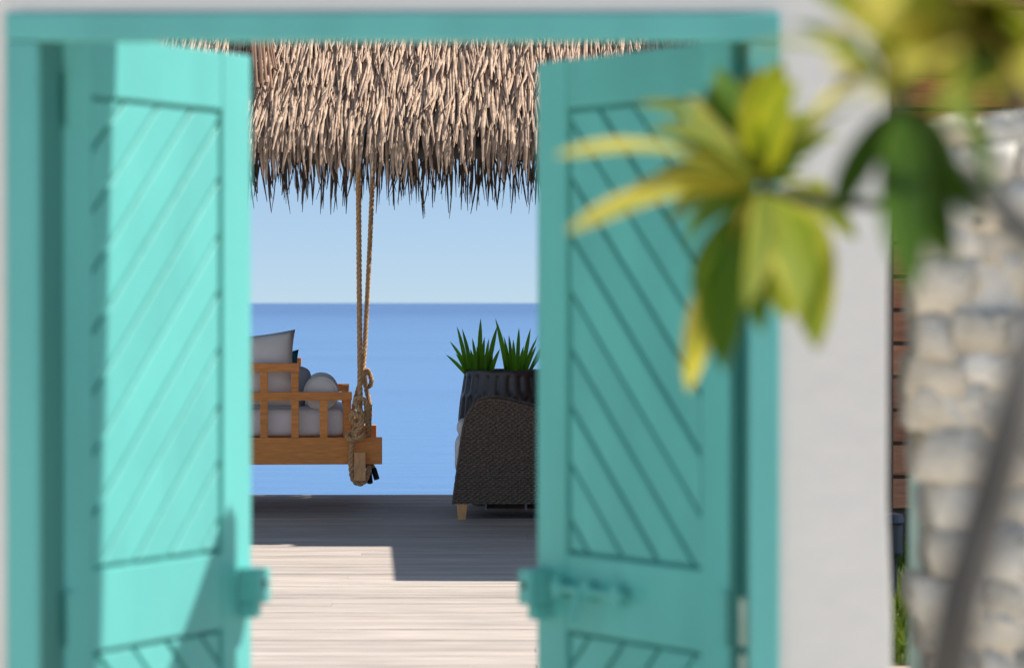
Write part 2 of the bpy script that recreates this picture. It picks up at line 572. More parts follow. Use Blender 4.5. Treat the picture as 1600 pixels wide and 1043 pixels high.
# ------------------------------------------------------------------ gate frame
frame = thing('gateway', 'turquoise painted timber doorway set in the white wall', 'doorway', ((JL + JR) / 2, 5.0, 0))
fx = (JL + JR) / 2
MB().box(JL - 48 * U - fx, JR + 45 * U - fx, -0.016, 0.03, HB, HT, 0.004).build('head_casing', M_teal, frame)
MB().box(JL - 48 * U - fx, JL - fx, -0.014, 0.03, -0.02, HB - 0.0015, 0.004).build('jamb_casing', M_teal, frame)
MB().box(JR - fx, JR + 45 * U - fx, -0.014, 0.03, -0.02, HB - 0.0015, 0.004).build('jamb_casing', M_teal, frame)
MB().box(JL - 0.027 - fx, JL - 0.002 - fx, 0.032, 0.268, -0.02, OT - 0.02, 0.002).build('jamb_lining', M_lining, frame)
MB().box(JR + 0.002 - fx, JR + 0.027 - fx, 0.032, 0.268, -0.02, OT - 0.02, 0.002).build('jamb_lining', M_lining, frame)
MB().box(JR - 14 * U - fx, JR + .001 - fx, .17, .267, -0.02, OT - .02, .002).build('added_stop', M_lining, frame)  # added strip hiding the sunlit leaf edge, recess shade in its colour
for zt_ in (CAMZ - 470 * U, CAMZ - 560 * U):
    h = MB().tube([(JR - .004 - fx, .095, zt_ - 75 * U), (JR - .004 - fx, .095, zt_)], .007, 12)
    h.box(JR - .003 - fx, JR + .001 - fx, .07, .14, zt_ - 75 * U, zt_, .001)
    h.build('hinge_plate', M_brass, frame)


# ------------------------------------------------------------------ gate leaves
def clip_half(poly, a, b, c):
    """keep a*x+b*z<=c"""
    out = []
    n = len(poly)
    for i in range(n):
        p, q = poly[i], poly[(i + 1) % n]
        dp, dq = a * p[0] + b * p[1] - c, a * q[0] + b * q[1] - c
        if dp <= 0: out.append(p)
        if (dp < 0 < dq) or (dq < 0 < dp):
            t = dp / (dp - dq)
            out.append((p[0] + t * (q[0] - p[0]), p[1] + t * (q[1] - p[1])))
    return out


def leaf(sg, x, theta, top, label):
    root = thing('gate_leaf', label, 'gate', (x, 5.272, 0), theta * sg, 'pair of turquoise gate leaves')
    L = 553 * U
    zt = CAMZ + top * U
    sh, sf = 75 * U, 463 * U          # panel from..to along the leaf
    z1, z0 = CAMZ + 346 * U, CAMZ - 447 * U
    z3, z2 = CAMZ - 583 * U, 0.20
    TH = 0.042
    B = lambda a, b, y0, y1, c, d, bev=0.003: MB().box(sg * a, sg * b, y0, y1, c, d, bev)
    B(0, sh, 0, TH, 0.02, zt).build('stile', M_teal, root)
    B(sf, L, 0, TH, 0.02, zt).build('stile', M_teal, root)
    e = 0.0008
    for c, d in ((z1, zt), (z3, z0), (0.02, z2)):
        B(sh + e, sf - e, 0.0012, TH - .001, c, d).build('rail', M_teal, root)
    for (c, d, s45) in ((z0, z1, 1), (z2, z3, -1)):
        B(sh - .004, sf + .004, 0.0205, 0.036, c - .004, d + .004, 0).build('backing_panel', M_teal, root)
        g = 0.008
        gh = 0.009
        rect = [(sh + gh, c + g), (sf - g, c + g), (sf - g, d - g), (sh + gh, d - g)]
        W = 0.0815
        gap = 0.009
        lo = min(s45 * p[0] * -1 + p[1] for p in rect) / math.sqrt(2)
        hi = max(s45 * p[0] * -1 + p[1] for p in rect) / math.sqrt(2)
        k = lo - 0.035
        while k < hi:
            a, b = -s45 / math.sqrt(2), 1 / math.sqrt(2)
            pl = clip_half(rect, a, b, k + W - gap)
            pl = clip_half(pl, -a, -b, -k)
            k += W
            if len(pl) < 3: continue
            ar = abs(sum(pl[i][0] * pl[(i + 1) % len(pl)][1] - pl[(i + 1) % len(pl)][0] * pl[i][1] for i in range(len(pl)))) / 2
            if ar < 0.0003: continue
            q = [(sg * p[0], p[1]) for p in pl]
            MB().prism(q, 0.0055 + random.uniform(-.0012, .0012), 0.0200, 0.002).build('panel_board', M_teal, root)
    # hinges on the lining side
    for hz in (1.88, CAMZ - 520 * U, 0.35):
        h = MB().tube([(-sg * 0.003, -0.010, hz - .05), (-sg * 0.003, -0.010, hz + .05)], 0.0085, 10)
        h.box(sg * 0.004, sg * 0.034, -0.0028, -0.0004, hz - .048, hz + .048)
        h.build('hinge', M_teal, root)
    # lock: case standing off the face near the free edge, with a pull bar below it
    zc = CAMZ - 510 * U
    lk = B(L - 0.052, L - 0.006, -0.052, -0.0005, zc - .036, zc + .036, .004).build('lock_case', M_teal, root)
    B(L - 0.046, L - 0.02, -0.038, -0.001, zc - .066, zc - .037, .003).build('latch_block', M_teal, lk)
    MB().tube([(sg * (L - .028), -0.0535, zc + .004), (sg * (L - .028), -0.0505, zc + .004)], 0.008, 12).build('keyhole', M_key, lk)
    return root, L, zc, B


lA = leaf(1, -737 * U, R(61.7), 449, 'left gate leaf, bright where sunlight falls on its diagonal boards')
lB = leaf(-1, 358 * U, R(55.6), 433, 'right gate leaf, fully shaded, with a slide bolt under its panel')
# slide bolt on the shaded leaf
root, L, zc, B = lB
sb = MB().tube([(-(L - .085), -.022, zc + .005), (-(L - .33), -.022, zc + .005)], 0.007, 10).build('slide_bolt', M_teal, root)
for s in (.10, .20, .30):
    B(L - s - .012, L - s + .012, -0.027, -0.0004, zc - .016, zc + .024, .003).build('bolt_keeper', M_teal, sb)
MB().tube([(-(L - .185), -.030, zc + .003), (-(L - .185), -.045, zc - .060)], 0.007, 10).build('bolt_handle', M_teal, sb)

# ------------------------------------------------------------------ coral stone wall on the right
SY = 5.06
SX0 = 0.752
st = thing('stone_wall', 'rough pale coral stone wall right of the white wall', 'wall', (SX0, SY, 0))
ST = CAMZ + 283 / FPX * SY
MB().box(0.015, 1.0, 0.0, 0.40, -0.3, ST - 0.03, 0.02).build('mortar_core', M_mortar, st)


def stone(w, h, d):
    bm = bmesh.new()
    bmesh.ops.create_cube(bm, size=1)
    bmesh.ops.subdivide_edges(bm, edges=list(bm.edges), cuts=1, use_grid_fill=True)
    for v in bm.verts:
        c = v.co
        rr = c.length
        k = 0.5 / max(abs(c.x), abs(c.y), abs(c.z)) if rr else 1
        sph = c.normalized() * 0.62
        q = c.lerp(sph, 0.12) + Vector((random.gauss(0, .05), random.gauss(0, .045), random.gauss(0, .05)))
        v.co = Vector((q.x * w, q.y * d, q.z * h))
    bm.verts.index_update()
    vs = [v.co.copy() for v in bm.verts]; fs = [tuple(v.index for v in f.verts) for f in bm.faces]
    bm.free()
    return vs, fs


z = -0.1
ns = 0
while z < ST - 0.02:
    h = random.uniform(0.055, 0.095)
    if z + h > ST - 0.04: h = ST - z + 0.005
    x = random.uniform(-0.035, 0.012)
    while x < 0.93 and ns < 298:
        w = random.uniform(0.055, 0.135)
        vs, fs = stone(w * 1.12, h * random.uniform(1.0, 1.2), 0.15)
        o = link('stone', mesh_of('stone', vs, fs, M_stone, True), st)
        o.location = (x + w / 2, random.uniform(0.060, 0.072), z + h / 2 + random.uniform(-.012, .012))
        o.rotation_euler = (0, random.uniform(-.08, .08), 0)
        x += w + 0.004
        ns += 1
    z += h + 0.002

# ------------------------------------------------------------------ villa behind the wall, to the right
VX, VY = 1.98, 17.55
villa = thing('timber_villa', 'brown board clad villa seen in the slit beside the white wall', 'building', (VX, VY, 0))
MB().box(0.03, 7.0, 0.03, 8.0, -0.3, 4.60).build('wall', M_villa, villa)
zz = 0.22
while zz < 4.4:
    MB().prism([(0, zz), (7.03, zz), (7.03, zz + 0.185), (0, zz + 0.185)], -0.012, 0.024, 0.006).build('siding_board', M_board, villa)
    MB().box(-0.012, 0.026, 0.026, 7.9, zz, zz + 0.185, .006).build('siding_board', M_board, villa)
    zz += 0.208
rf = MB().box(-0.02, 7.3, 0.0, 8.2, 4.602, 4.76, .01)
rf.build('roof', M_villa, villa)
rf = MB()
rf.prism([(1.455 - VX, 15.32 - VY), (6.0, 15.02 - VY), (6.0, -.016), (1.34 - VX, -.016)], 0, 0.10, 0.006)
rf.v = [Vector((v.x, v.z, 2.90 + v.y)) for v in rf.v]
rf.f = [tuple(reversed(f)) for f in rf.f]
pr = rf.build('porch_roof', M_villa, villa)
MB().box(.02, .12, -2.05, -1.95, -0.1, 2.898, .006).build('post', M_villa, villa)
MB().box(3.8, 3.9, -2.05, -1.95, -0.1, 2.898, .006).build('post', M_villa, villa)

# garden bollard in front of the villa
bl = thing('garden_light', 'small dark bollard light standing in the grass by the villa', 'garden light', (1.895, 14.0, 0))
MB().tube([(0, 0, -0.03), (0, 0, 0.24)], 0.022, 12).build('stem', M_navy, bl)
MB().lathe([(0.0, 0.24), (0.045, 0.24), (0.05, 0.26), (0.05, 0.40), (0.058, 0.41), (0.05, 0.45), (0.0, 0.46)], 16).build('lamp_head', M_navy, bl)

# ------------------------------------------------------------------ thatched pavilion
PX0, PX1 = -2.65, 1.95
YF, YB, ZE = 17.66, 21.95, 2.49
YR = (YF + YB) / 2
pav = thing('thatched_pavilion', 'pavilion with a shaggy dry palm thatch roof over the swing', 'pavilion', ((PX0 + PX1) / 2, YR, 0))
ox, oy = pav.location.x, pav.location.y
SL = (YR - YF)                       # 45 degree pitch
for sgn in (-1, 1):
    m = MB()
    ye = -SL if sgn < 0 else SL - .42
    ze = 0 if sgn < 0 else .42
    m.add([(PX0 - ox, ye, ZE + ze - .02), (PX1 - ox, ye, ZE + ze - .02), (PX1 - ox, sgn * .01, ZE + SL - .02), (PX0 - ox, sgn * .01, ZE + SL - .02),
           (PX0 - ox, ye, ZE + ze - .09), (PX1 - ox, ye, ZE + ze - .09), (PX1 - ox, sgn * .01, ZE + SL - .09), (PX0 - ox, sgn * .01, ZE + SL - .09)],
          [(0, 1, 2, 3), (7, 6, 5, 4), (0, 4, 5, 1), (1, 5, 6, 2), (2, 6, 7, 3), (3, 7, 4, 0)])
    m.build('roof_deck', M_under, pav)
for y in (20.03 - oy,):
    MB().tube([(PX0 + .1 - ox, y, 3.9), (PX1 - .1 - ox, y, 3.9)], 0.06, 10).build('beam', M_villa, pav)
for x in (-2.45, 1.55):
    for y, zt in ((20.03, 3.86), (21.83, 2.42)):
        MB().tube([(x - ox, y - oy, -0.005), (x - ox, y - oy, zt)], 0.075, 12).build('post', M_villa, pav)
    MB().tube([(x - ox, 20.03 - oy, 2.35), (x - ox, 21.83 - oy, 2.35)], 0.055, 10).build('tie_beam', M_villa, pav)


def slope_pt(x, a, off, side):
    """a = distance up the slope from the eave (negative: hanging below it)"""
    if a > 0:
        d, z = a * 0.7071, a * 0.7071
        y, z = d - off * 0.7071, z + off * 0.7071
    else:
        y, z = -off * 0.9 - a * 0.10, a + off * 0.25
    if side < 0:
        return Vector((x - ox, YF + y - oy, ZE + z))
    return Vector((x - ox, YB - y - oy, ZE + z))


def strand(mbv, mbf, x, a_tip, L, w, side, lift, wob):
    """one dry palm strip: three sided, tapering to its tip"""
    dx = random.gauss(0, 0.036) * wob
    bow = random.gauss(0, 0.014) * wob
    st_ = 5
    b = len(mbv)
    tw = random.uniform(-.5, .5)
    for i in range(st_):
        t = i / (st_ - 1)
        a = a_tip + L * (1 - t)
        off = 0.012 + lift * (t ** 1.3)
        c = slope_pt(x + dx * t + bow * math.sin(math.pi * t), a, off, side)
        ww = w * (0.9, 1.0, 1.0, 0.85, 0.28)[i] * 0.5
        hh = ww * 0.8
        s, co = math.sin(tw), math.cos(tw)
        o = -1 if side < 0 else 1
        mbv.append(c + Vector((-ww * co, o * -ww * s, 0)))
        mbv.append(c + Vector((ww * co, o * ww * s, 0)))
        mbv.append(c + Vector((0, o * hh * .8, hh * .6)))
    for i in range(st_ - 1):
        p, q = b + 3 * i, b + 3 * i + 3
        mbf += [(p, p + 2, q + 2, q), (p + 2, p + 1, q + 1, q + 2), (p + 1, p, q, q + 1)]


def thatch(side, x0, x1, a0, a1, row, sp, keep=None, lmin=.42, lmax=.72, tipspread=.16, w0=.015, w1=.028):
    vs, fs = [], []
    a = a0
    while a < a1:
        x = x0
        while x < x1:
            strand(vs, fs, x + random.uniform(-.02, .02), a + random.uniform(-tipspread, tipspread), random.uniform(lmin, lmax),
                   random.uniform(w0, w1), side, random.uniform(.02, .10), 1.0)
            x += sp * random.uniform(0.6, 1.4)
        a += row
    return vs, fs


# front slope, in three pieces of geometry: the upper mass, the eave, and single strips at the eave
vs, fs = thatch(-1, PX0, PX1, 0.08, 2.9, 0.055, 0.027)
o = link('thatch', mesh_of('thatch', vs, fs, M_straw), pav); o['kind'] = 'stuff'
vs, fs = thatch(-1, PX0, PX1, -0.16, 0.09, 0.06, 0.030, tipspread=.11, w0=.017, w1=.03)
o = link('eave_thatch', mesh_of('eave_thatch', vs, fs, M_straw), pav); o['kind'] = 'stuff'
for k in range(300):
    vs, fs = [], []
    x = -1.72 + 2.0 * (k + random.random()) / 300
    strand(vs, fs, x, random.choice([random.uniform(-.26, .0), random.uniform(0, .5), random.uniform(.4, 1.2)]), random.uniform(.42, .72), random.uniform(.022, .035), -1, random.uniform(.06, .16), 1.1)
    link('thatch_strip', mesh_of('thatch_strip', vs, fs, M_straw), pav)
# back slope: coarse, and its fringe
vs, fs = thatch(1, PX0, PX1, 0.2, 2.5, 0.16, 0.06)
o = link('back_thatch', mesh_of('back_thatch', vs, fs, M_straw), pav); o['kind'] = 'stuff'
vs, fs = thatch(1, PX0, PX1, -0.22, 0.50, 0.04, 0.036, lmin=.36, lmax=.62, tipspread=.14, w0=.009, w1=.018)
o = link('back_fringe', mesh_of('back_fringe', vs, fs, M_shadestraw), pav); o['kind'] = 'stuff'
# brown reeds lying over the thatch at the left
for k in range(12):
    x = -1.74 + k * 0.011
    vs = [slope_pt(x + .01 * random.random(), 1.45, .16, -1), slope_pt(x + .05, .95, .17, -1), slope_pt(x + .105 + .02 * random.random(), .45 + random.uniform(-.1, .15), .15, -1)]
    MB().tube(spline(vs, .1), 0.009, 6).build('reed', M_reed, pav)
# ridge roll
MB().tube([(PX0 - ox, 0, ZE + SL + .04), (PX1 - ox, 0, ZE + SL + .04)], 0.11, 12).build('ridge_roll', M_straw, pav)

# ------------------------------------------------------------------ swing
K = 20 / FPX
SA = R(3.9)
sw = thing('swing_bed', 'orange teak swing daybed hanging on thick knotted ropes', 'swing', (-203 * K, 20.0, 0), SA)


def sx(px): return (px - 597) * K
def sz(py): return CAMZ - (py - 473) * K


FD = 2.02
for y0, nm in ((0.0, 0), (FD, 1)):
    xr = 0 if nm == 0 else 0.0
    MB().box(-1.62, xr, y0, y0 + 0.055, sz(725), sz(683), .004).build('side_beam', M_teak, sw)
for xa in (sx(553), -1.50):
    MB().box(xa, xa + 18 * K, -0.075, FD + 0.13, sz(750), sz(705), .004).build('cross_beam', M_teak2, sw)
MB().box(-1.62, -1.57, .057, FD - .002, sz(725), sz(683), .004).build('end_beam', M_teak, sw)
for y in [0.10 + i * 0.19 for i in range(11)]:
    MB().box(-1.56, -.22, y, y + .09, sz(690), sz(686), .003).build('seat_slat', M_teak, sw)
for y0 in (0.004, FD + .004):
    MB().box(-1.60, sx(550), y0, y0 + .05, sz(625), sz(612), .003).build('arm_rail', M_teak, sw)
    MB().box(-1.60, sx(468), y0 + .001, y0 + .049, sz(580), sz(567), .003).build('top_rail', M_teak, sw)
    for a, b, t in ((407, 419, 580.2), (455.5, 467, 580.2), (500, 512, 625.2), (350, 362, 580.2), (300, 312, 580.2)):
        if t < 600:
            MB().box(sx(a), sx(b), y0 + .002, y0 + .046, sz(612), sz(t) - .001, .003).build('arm_post', M_teak, sw)
        MB().box(sx(a), sx(b), y0 + .002, y0 + .046, sz(683) + .0005, sz(625) - .0005, .003).build('arm_post', M_teak, sw)
    yq = .062 if y0 < 1 else -.062
    MB().box(sx(537), sx(549), y0 + yq, y0 + yq + .05, sz(690), sz(613), .003).build('front_post', M_teak, sw)
for i in range(9):
    MB().box(-1.56, -1.52, .14 + i * .21, .20 + i * .21, sz(683), sz(560), .003).build('back_slat', M_teak, sw)
MB().box(-1.565, -1.515, .07, FD - .05, sz(560) + .001, sz(547), .003).build('back_rail', M_teak, sw)


# ropes (paths in swing-local coordinates)
def rp(px, py, y):
    d = 20 + y
    # world point for that pixel at that depth, then into local space
    w = P(px, py, d)
    v = w - Vector(sw.location)
    c, s = math.cos(-SA), math.sin(-SA)
    return Vector((v.x * c - v.y * s, v.x * s + v.y * c, w.z))


RR = 0.0195
near = [rp(558.5, -54, .03), rp(559.5, 130, .03), rp(560, 250, .02), rp(561, 400, .0), rp(562, 540, -.02), rp(562.5, 600, -.03), rp(562, 640, -.035), rp(556, 662, -.045), rp(551, 684, -.05),
        rp(548.5, 704, -.05), rp(548.5, 732, -.05), rp(552, 749, -.045), rp(561, 755.5, -.04), rp(571, 750, -.03), rp(576, 734, .0), rp(577, 722, .075), rp(576, 700, .10), rp(575, 672, .07), rp(574, 645, .0), rp(571, 628, -.05)]
rope_mb(near, RR).build('rope', M_rope, sw)
knot = [rp(571, 660, -.03), rp(573, 640, -.06), rp(572, 628, -.09), rp(564, 622, -.10), rp(555, 624, -.085), rp(558, 634, -.115), rp(566, 646, -.12), rp(563, 660, -.11), rp(556, 664, -.09), rp(549, 655, -.09), rp(550, 645, -.10),
        rp(558, 648, -.13), rp(565, 656, -.14), rp(563, 668, -.12), rp(556, 676, -.10), rp(560, 684, -.11), rp(567, 680, -.10), rp(566, 673, -.03), rp(556, 672, -.0), rp(545, 677, -.03), rp(543, 683, -.08), rp(550, 687, -.10), rp(560, 684, -.09), rp(567, 678, -.05)]
rope_mb(knot, RR * .95).build('knot', M_rope, sw)
far = [rp(588, 160, 1.6), rp(587, 200, 1.75), rp(583.5, 250, 1.93), rp(577, 400, 1.97), rp(570, 540, 2.0), rp(567, 580, 2.0), rp(569, 596, 2.0), rp(575, 604, 1.98), rp(580, 598, 1.97), rp(579, 588, 1.97), rp(573, 578, 1.96),
       rp(570, 590, 1.95), rp(572, 606, 1.96), rp(576, 625, 1.97), rp(578, 645, 1.96), rp(576, 660, 1.95), rp(575, 690, 1.93), rp(574, 720, 1.95), rp(566, 730, 1.97), rp(556, 722, 1.97), rp(553, 690, 1.95), rp(552, 650, 1.95), rp(555, 625, 1.95), rp(562, 600, 1.97), rp(567, 588, 1.99)]
rope_mb(far, RR).build('rope', M_rope, sw)
for pts in ([(578, 632, .12), (576, 690, .15), (575, 725, .13), (576.5, 739, .1)], [(574, 640, .14), (577, 700, .16), (580, 720, .15), (584, 733, .13)]):
    tl = [rp(*p) for p in pts]
    t = rope_mb(tl, RR * .85).build('rope_tail', M_rope, sw)
    d = (tl[-1] - tl[-2]).normalized()
    MB().tube([tl[-1] - d * .005, tl[-1] + d * .075], 0.021, 12).build('end_cap', M_black, t)
# the two hidden ropes at the back of the seat
for y in (.0, 2.0):
    rope_mb([(-1.46, y * .8 + .03, 3.0), (-1.46, y, 1.8), (-1.46, y - .03, .8), (-1.50, y - .045, .56), (-1.52, y - .045, .40), (-1.52, y - .045, .26), (-1.46, y - .045, .215), (-1.40, y - .045, .27), (-1.40, y - .045, .6), (-1.45, y - .045, .85)], RR).build('rope', M_rope, sw)


def swing_pt(x, y, z):
    c, s = math.cos(SA), math.sin(SA)
    return (sw.location.x + x * c - y * s, sw.location.y + x * s + y * c, z)


def soft(name, mbx, mat, label, cat, loc, rot=(0, 0, 0), group=None, piping=None):
    o = mbx.build(name, mat, None, True)
    o.location = swing_pt(*loc)
    o.rotation_euler = (rot[0], rot[1], rot[2] + SA)
    tag(o, label, cat, group)
    return o


# seat mattress: rounded box
mt = MB()
bm = bmesh.new()
bmesh.ops.create_cube(bm, size=1)
for v in bm.verts: v.co = Vector((v.co.x * 1.27, v.co.y * 1.86, v.co.z * .195))
bmesh.ops.bevel(bm, geom=list(bm.edges), offset=.062, segments=5, profile=.55, affect='EDGES')
bmesh.ops.subdivide_edges(bm, edges=[e for e in bm.edges if e.calc_length() > .4], cuts=8, use_grid_fill=True)
for v in bm.verts:
    v.co.z += .018 * math.cos(v.co.x / 1.27 * math.pi) * math.cos(v.co.y / 1.86 * math.pi) * (1 if v.co.z > 0 else 0)
bm.verts.index_update()
mt.add([v.co.copy() for v in bm.verts], [tuple(v.index for v in f.verts) for f in bm.faces])
bm.free()
soft('seat_mattress', mt, M_fabric, 'thick pale grey mattress lying on the swing seat', 'mattress', (sx(540) - .635, 1.02, sz(683) + .098))
pip = MB()
soft('scatter_cushion', pillow_mb(.80, .56, .20, pinch=.10), M_fabric, 'large pale cushion rising above the near top rail of the swing', 'cushion', (-.995, .20, 1.005), (R(-7), R(-4), R(2)), 'cushions on the swing')
bo = MB()
prof = [(0.0, 0), (.07, -.002), (.105, .004), (.122, .022), (.127, .05)] + [(.127 + .001 * math.sin(i * 2), .05 + i * .09) for i in range(1, 12)] + [(.127, 1.08), (.120, 1.11), (.10, 1.125), (0, 1.13)]
bo.lathe(prof, 40)
bo.v = [Vector((v.x, v.z, v.y)) for v in bo.v]
bo.f = [tuple(reversed(f)) for f in bo.f]
b_o = soft('bolster', bo, M_fabric, 'round white bolster lying along the front of the swing seat', 'bolster', (sx(502), .14, sz(615.5)))
rg = MB()
rg.tube([(.118 * math.cos(2 * math.pi * k / 40), .012, .118 * math.sin(2 * math.pi * k / 40)) for k in range(41)], .004, 6)
rg.build('piping', M_fabric, b_o, True)
soft('scatter_cushion', pillow_mb(.50, .50, .17), M_tealf, 'dark teal cushion with one corner showing behind the top rail', 'cushion', (-.83, .85, .90), (R(-14), R(-3), R(4)), 'cushions on the swing')

# ------------------------------------------------------------------ wicker armchair
A = 19.5 / FPX
ac = thing('wicker_armchair', 'dark woven wicker armchair with tapered wooden legs on the deck', 'armchair', (0, 19.5, 0))


def ax(px): return (px - 800) * A
def az(py): return CAMZ - (py - 473) * A


prof = [(708, 787), (711, 762), (717, 716), (722, 680), (726, 660), (732, 645), (742, 633.5), (756, 626.5), (773, 624.5), (793, 627.5), (815, 633), (837, 639), (862, 646), (880, 652), (886, 664), (888, 700), (887, 787)]
poly = [(ax(x), az(y)) for x, y in prof]


def inside(x, z):
    c = False
    for i in range(len(poly)):
        (x1, z1), (x2, z2) = poly[i], poly[i - 1]
        if (z1 > z) != (z2 > z) and x < (x2 - x1) * (z - z1) / (z2 - z1) + x1: c = not c
    return c


def weave_panel(x0, x1, z0, z1, test, f, nx=0.022, nz=0.015):
    """woven skin: over-under relief on a fine grid; f maps (x, z, relief) to a point"""
    vs, fs, idx = [], [], {}
    px_, pz_ = nx / 4, nz / 4
    NX, NZ = int((x1 - x0) / px_), int((z1 - z0) / pz_)
    for i in range(NX + 1):
        for j in range(NZ + 1):
            x, z = x0 + i * px_, z0 + j * pz_
            if not test(x, z): continue
            col, row = math.floor(x / nx), math.floor(z / nz)
            over = 1 if (col + row) % 2 == 0 else -1
            u = math.cos((x / nx - col - .5) * math.pi)
            w = math.sqrt(max(0, math.sin((z / nz - row) * math.pi)))
            h = 0.006 * over * u + 0.005 * w
            idx[(i, j)] = len(vs)
            vs.append(f(x, z, h))
    for i in range(NX):
        for j in range(NZ):
            k = [(i, j), (i + 1, j), (i + 1, j + 1), (i, j + 1)]
            if all(q in idx for q in k): fs.append(tuple(idx[q] for q in k))
    return vs, fs


cp = [(ax(800) * 0 + x, z) for x, z in poly]
cx_, cz_ = ax(800), az(710)
core = [(cx_ + (x - cx_) * .975, cz_ + (z - cz_) * .97) for x, z in poly]
for y0, sgn in ((0.0, -1), (0.70, 1)):
    sp = MB().prism(core, y0 + .006, y0 + .066).build('arm_panel', M_wicker, ac)
    yy = y0 if sgn < 0 else y0 + .072
    vs, fs = weave_panel(ax(706), ax(890), az(787), az(623), inside, lambda x, z, h, yy=yy, sgn=sgn: (x, yy + sgn * h, z))
    w = link('woven_skin', mesh_of('woven_skin', vs, fs, M_wicker, False), sp)
    yi = y0 + .070 if sgn < 0 else y0 + .002
    mb = MB()
    ed = [Vector((x, yy, z)) for x, z in poly]
    rope_mb([ed[0]] + ed[1:], .011, .035, mb)
    ed = [Vector((x, yi, z)) for x, z in poly]
    rope_mb(ed, .011, .035, mb)
    # rolled top between the two edges
    vs, fs = [], []
    for (x, z) in poly[:-1]:
        vs += [(x, y0 - .001, z), (x, y0 + .073, z)]
    for i in range(len(poly) - 2):
        fs.append((2 * i, 2 * i + 1, 2 * i + 3, 2 * i + 2))
    mb.add(vs, fs)
    mb.build('braided_edge', M_wicker, ac)
# seat box, back, cushions, legs
bx = ax(722)
fb = MB().box(ax(718), ax(884), .074, .698, az(787), az(742), .004).build('seat_box', M_wicker, ac)
vs, fs = weave_panel(.074, .698, az(787), az(742), lambda x, z: True, lambda x, z, h: (ax(717.5) - h, x, z))
link('woven_skin', mesh_of('woven_skin', vs, fs, M_wicker), fb)
bb = MB().box(ax(872), ax(886), .074, .698, az(741), az(640), .006).build('back_panel', M_wicker, ac)
for (a, b, yb) in ((ax(713.5), ax(730), 0.004), (ax(713.5), ax(730), .706), (ax(868), ax(884), .004), (ax(868), ax(884), .706)):
    lg = MB()
    q0, q1 = 0.0, az(786.5)
    ins = .010 if a < 0 else -.010
    lg.add([(a + .008, yb, q0), (b - .012, yb, q0), (b - .012, yb + .045, q0), (a + .008, yb + .045, q0), (a, yb - .0, q1), (b, yb, q1), (b, yb + .055, q1), (a, yb + .055, q1)],
           [(3, 2, 1, 0), (4, 5, 6, 7), (0, 1, 5, 4), (1, 2, 6, 5), (2, 3, 7, 6), (3, 0, 4, 7)])
    lg.build('leg', M_teak2, ac)
MB().box(ax(757), ax(868), .30, .33, az(799), az(791), .002).build('stretcher', M_villa, ac)
MB().box(ax(757), ax(760), .20, .50, az(800), az(787.5), .002).build('stretcher', M_greyf, ac)
MB().box(ax(820), ax(824), .20, .50, az(800), az(787.5), .002).build('stretcher', M_greyf, ac)


def cushion_box(w, d, h, r=.05):
    bm = bmesh.new()
    bmesh.ops.create_cube(bm, size=1)
    for v in bm.verts: v.co = Vector((v.co.x * w, v.co.y * d, v.co.z * h))
    bmesh.ops.bevel(bm, geom=list(bm.edges), offset=r, segments=4, profile=.55, affect='EDGES')
    bm.verts.index_update()
    m = MB()
    m.add([v.co.copy() for v in bm.verts], [tuple(v.index for v in f.verts) for f in bm.faces])
    bm.free()
    return m


soft('scatter_cushion', cushion_box(.36, .17, .36, .082), M_greyf, 'grey rounded cushion peeping out between the arm and the bolster', 'cushion', (-.705, .60, .885), (R(-8), R(14), R(6)), 'cushions on the swing')
sc_ = cushion_box(.70, .61, .265, .06).build('seat_cushion', M_fabric, None, True)
sc_.location = (ax(710) + .35, 19.5 + .386, az(742.5) + .135)
tag(sc_, 'pale seat cushion bulging from the front of the wicker armchair', 'cushion')
pl = cushion_box(.50, .50, .10, .045).build('lumbar_cushion', M_fabric, None, True)
pl.location = (ax(712.5) + .25, 19.5 + .40, az(742.5) + .27 + .052)
tag(pl, 'thin pale cushion lying on top of the armchair seat cushion', 'cushion')

# ------------------------------------------------------------------ planter and its plants
G = 21.0 / FPX
PCX = (787 - 800) * G
pt = thing('planter', 'tall dark fluted planter behind the wicker armchair', 'planter', (PCX, 21.0, 0))


def flute(a, z):
    n = 22
    tier = 0 if z > 0.815 else (0.5 if z > 0.5 else 0.0)
    s = abs(math.sin((a * n / 2 + tier * math.pi / 1.0)))
    e = min(1, abs(z - 0.815) / .03, abs(z - .5) / .03, max(0, (0.97 - z) / .02), max(0, z - .02) / .03)
    return 1 - 0.06 * (1 - s) * e


pp = []
for i in range(61):
    t = i / 60
    z = 1.0 * t
    r = 0.235 + 0.105 * math.sin(min(1, t / 0.62) * math.pi / 2) if t < .62 else 0.340 - 0.048 * ((t - .62) / .38) ** 1.4
    pp.append((r, z))
pp += [(.285, 1.004), (.262, 1.002), (.260, .94)]
MB().lathe(pp, 176, flute).build('pot', M_pot, pt, True)
MB().lathe([(.259, .945), (.12, .96), (0.001, .965)], 30).build('soil', M_soil, pt)


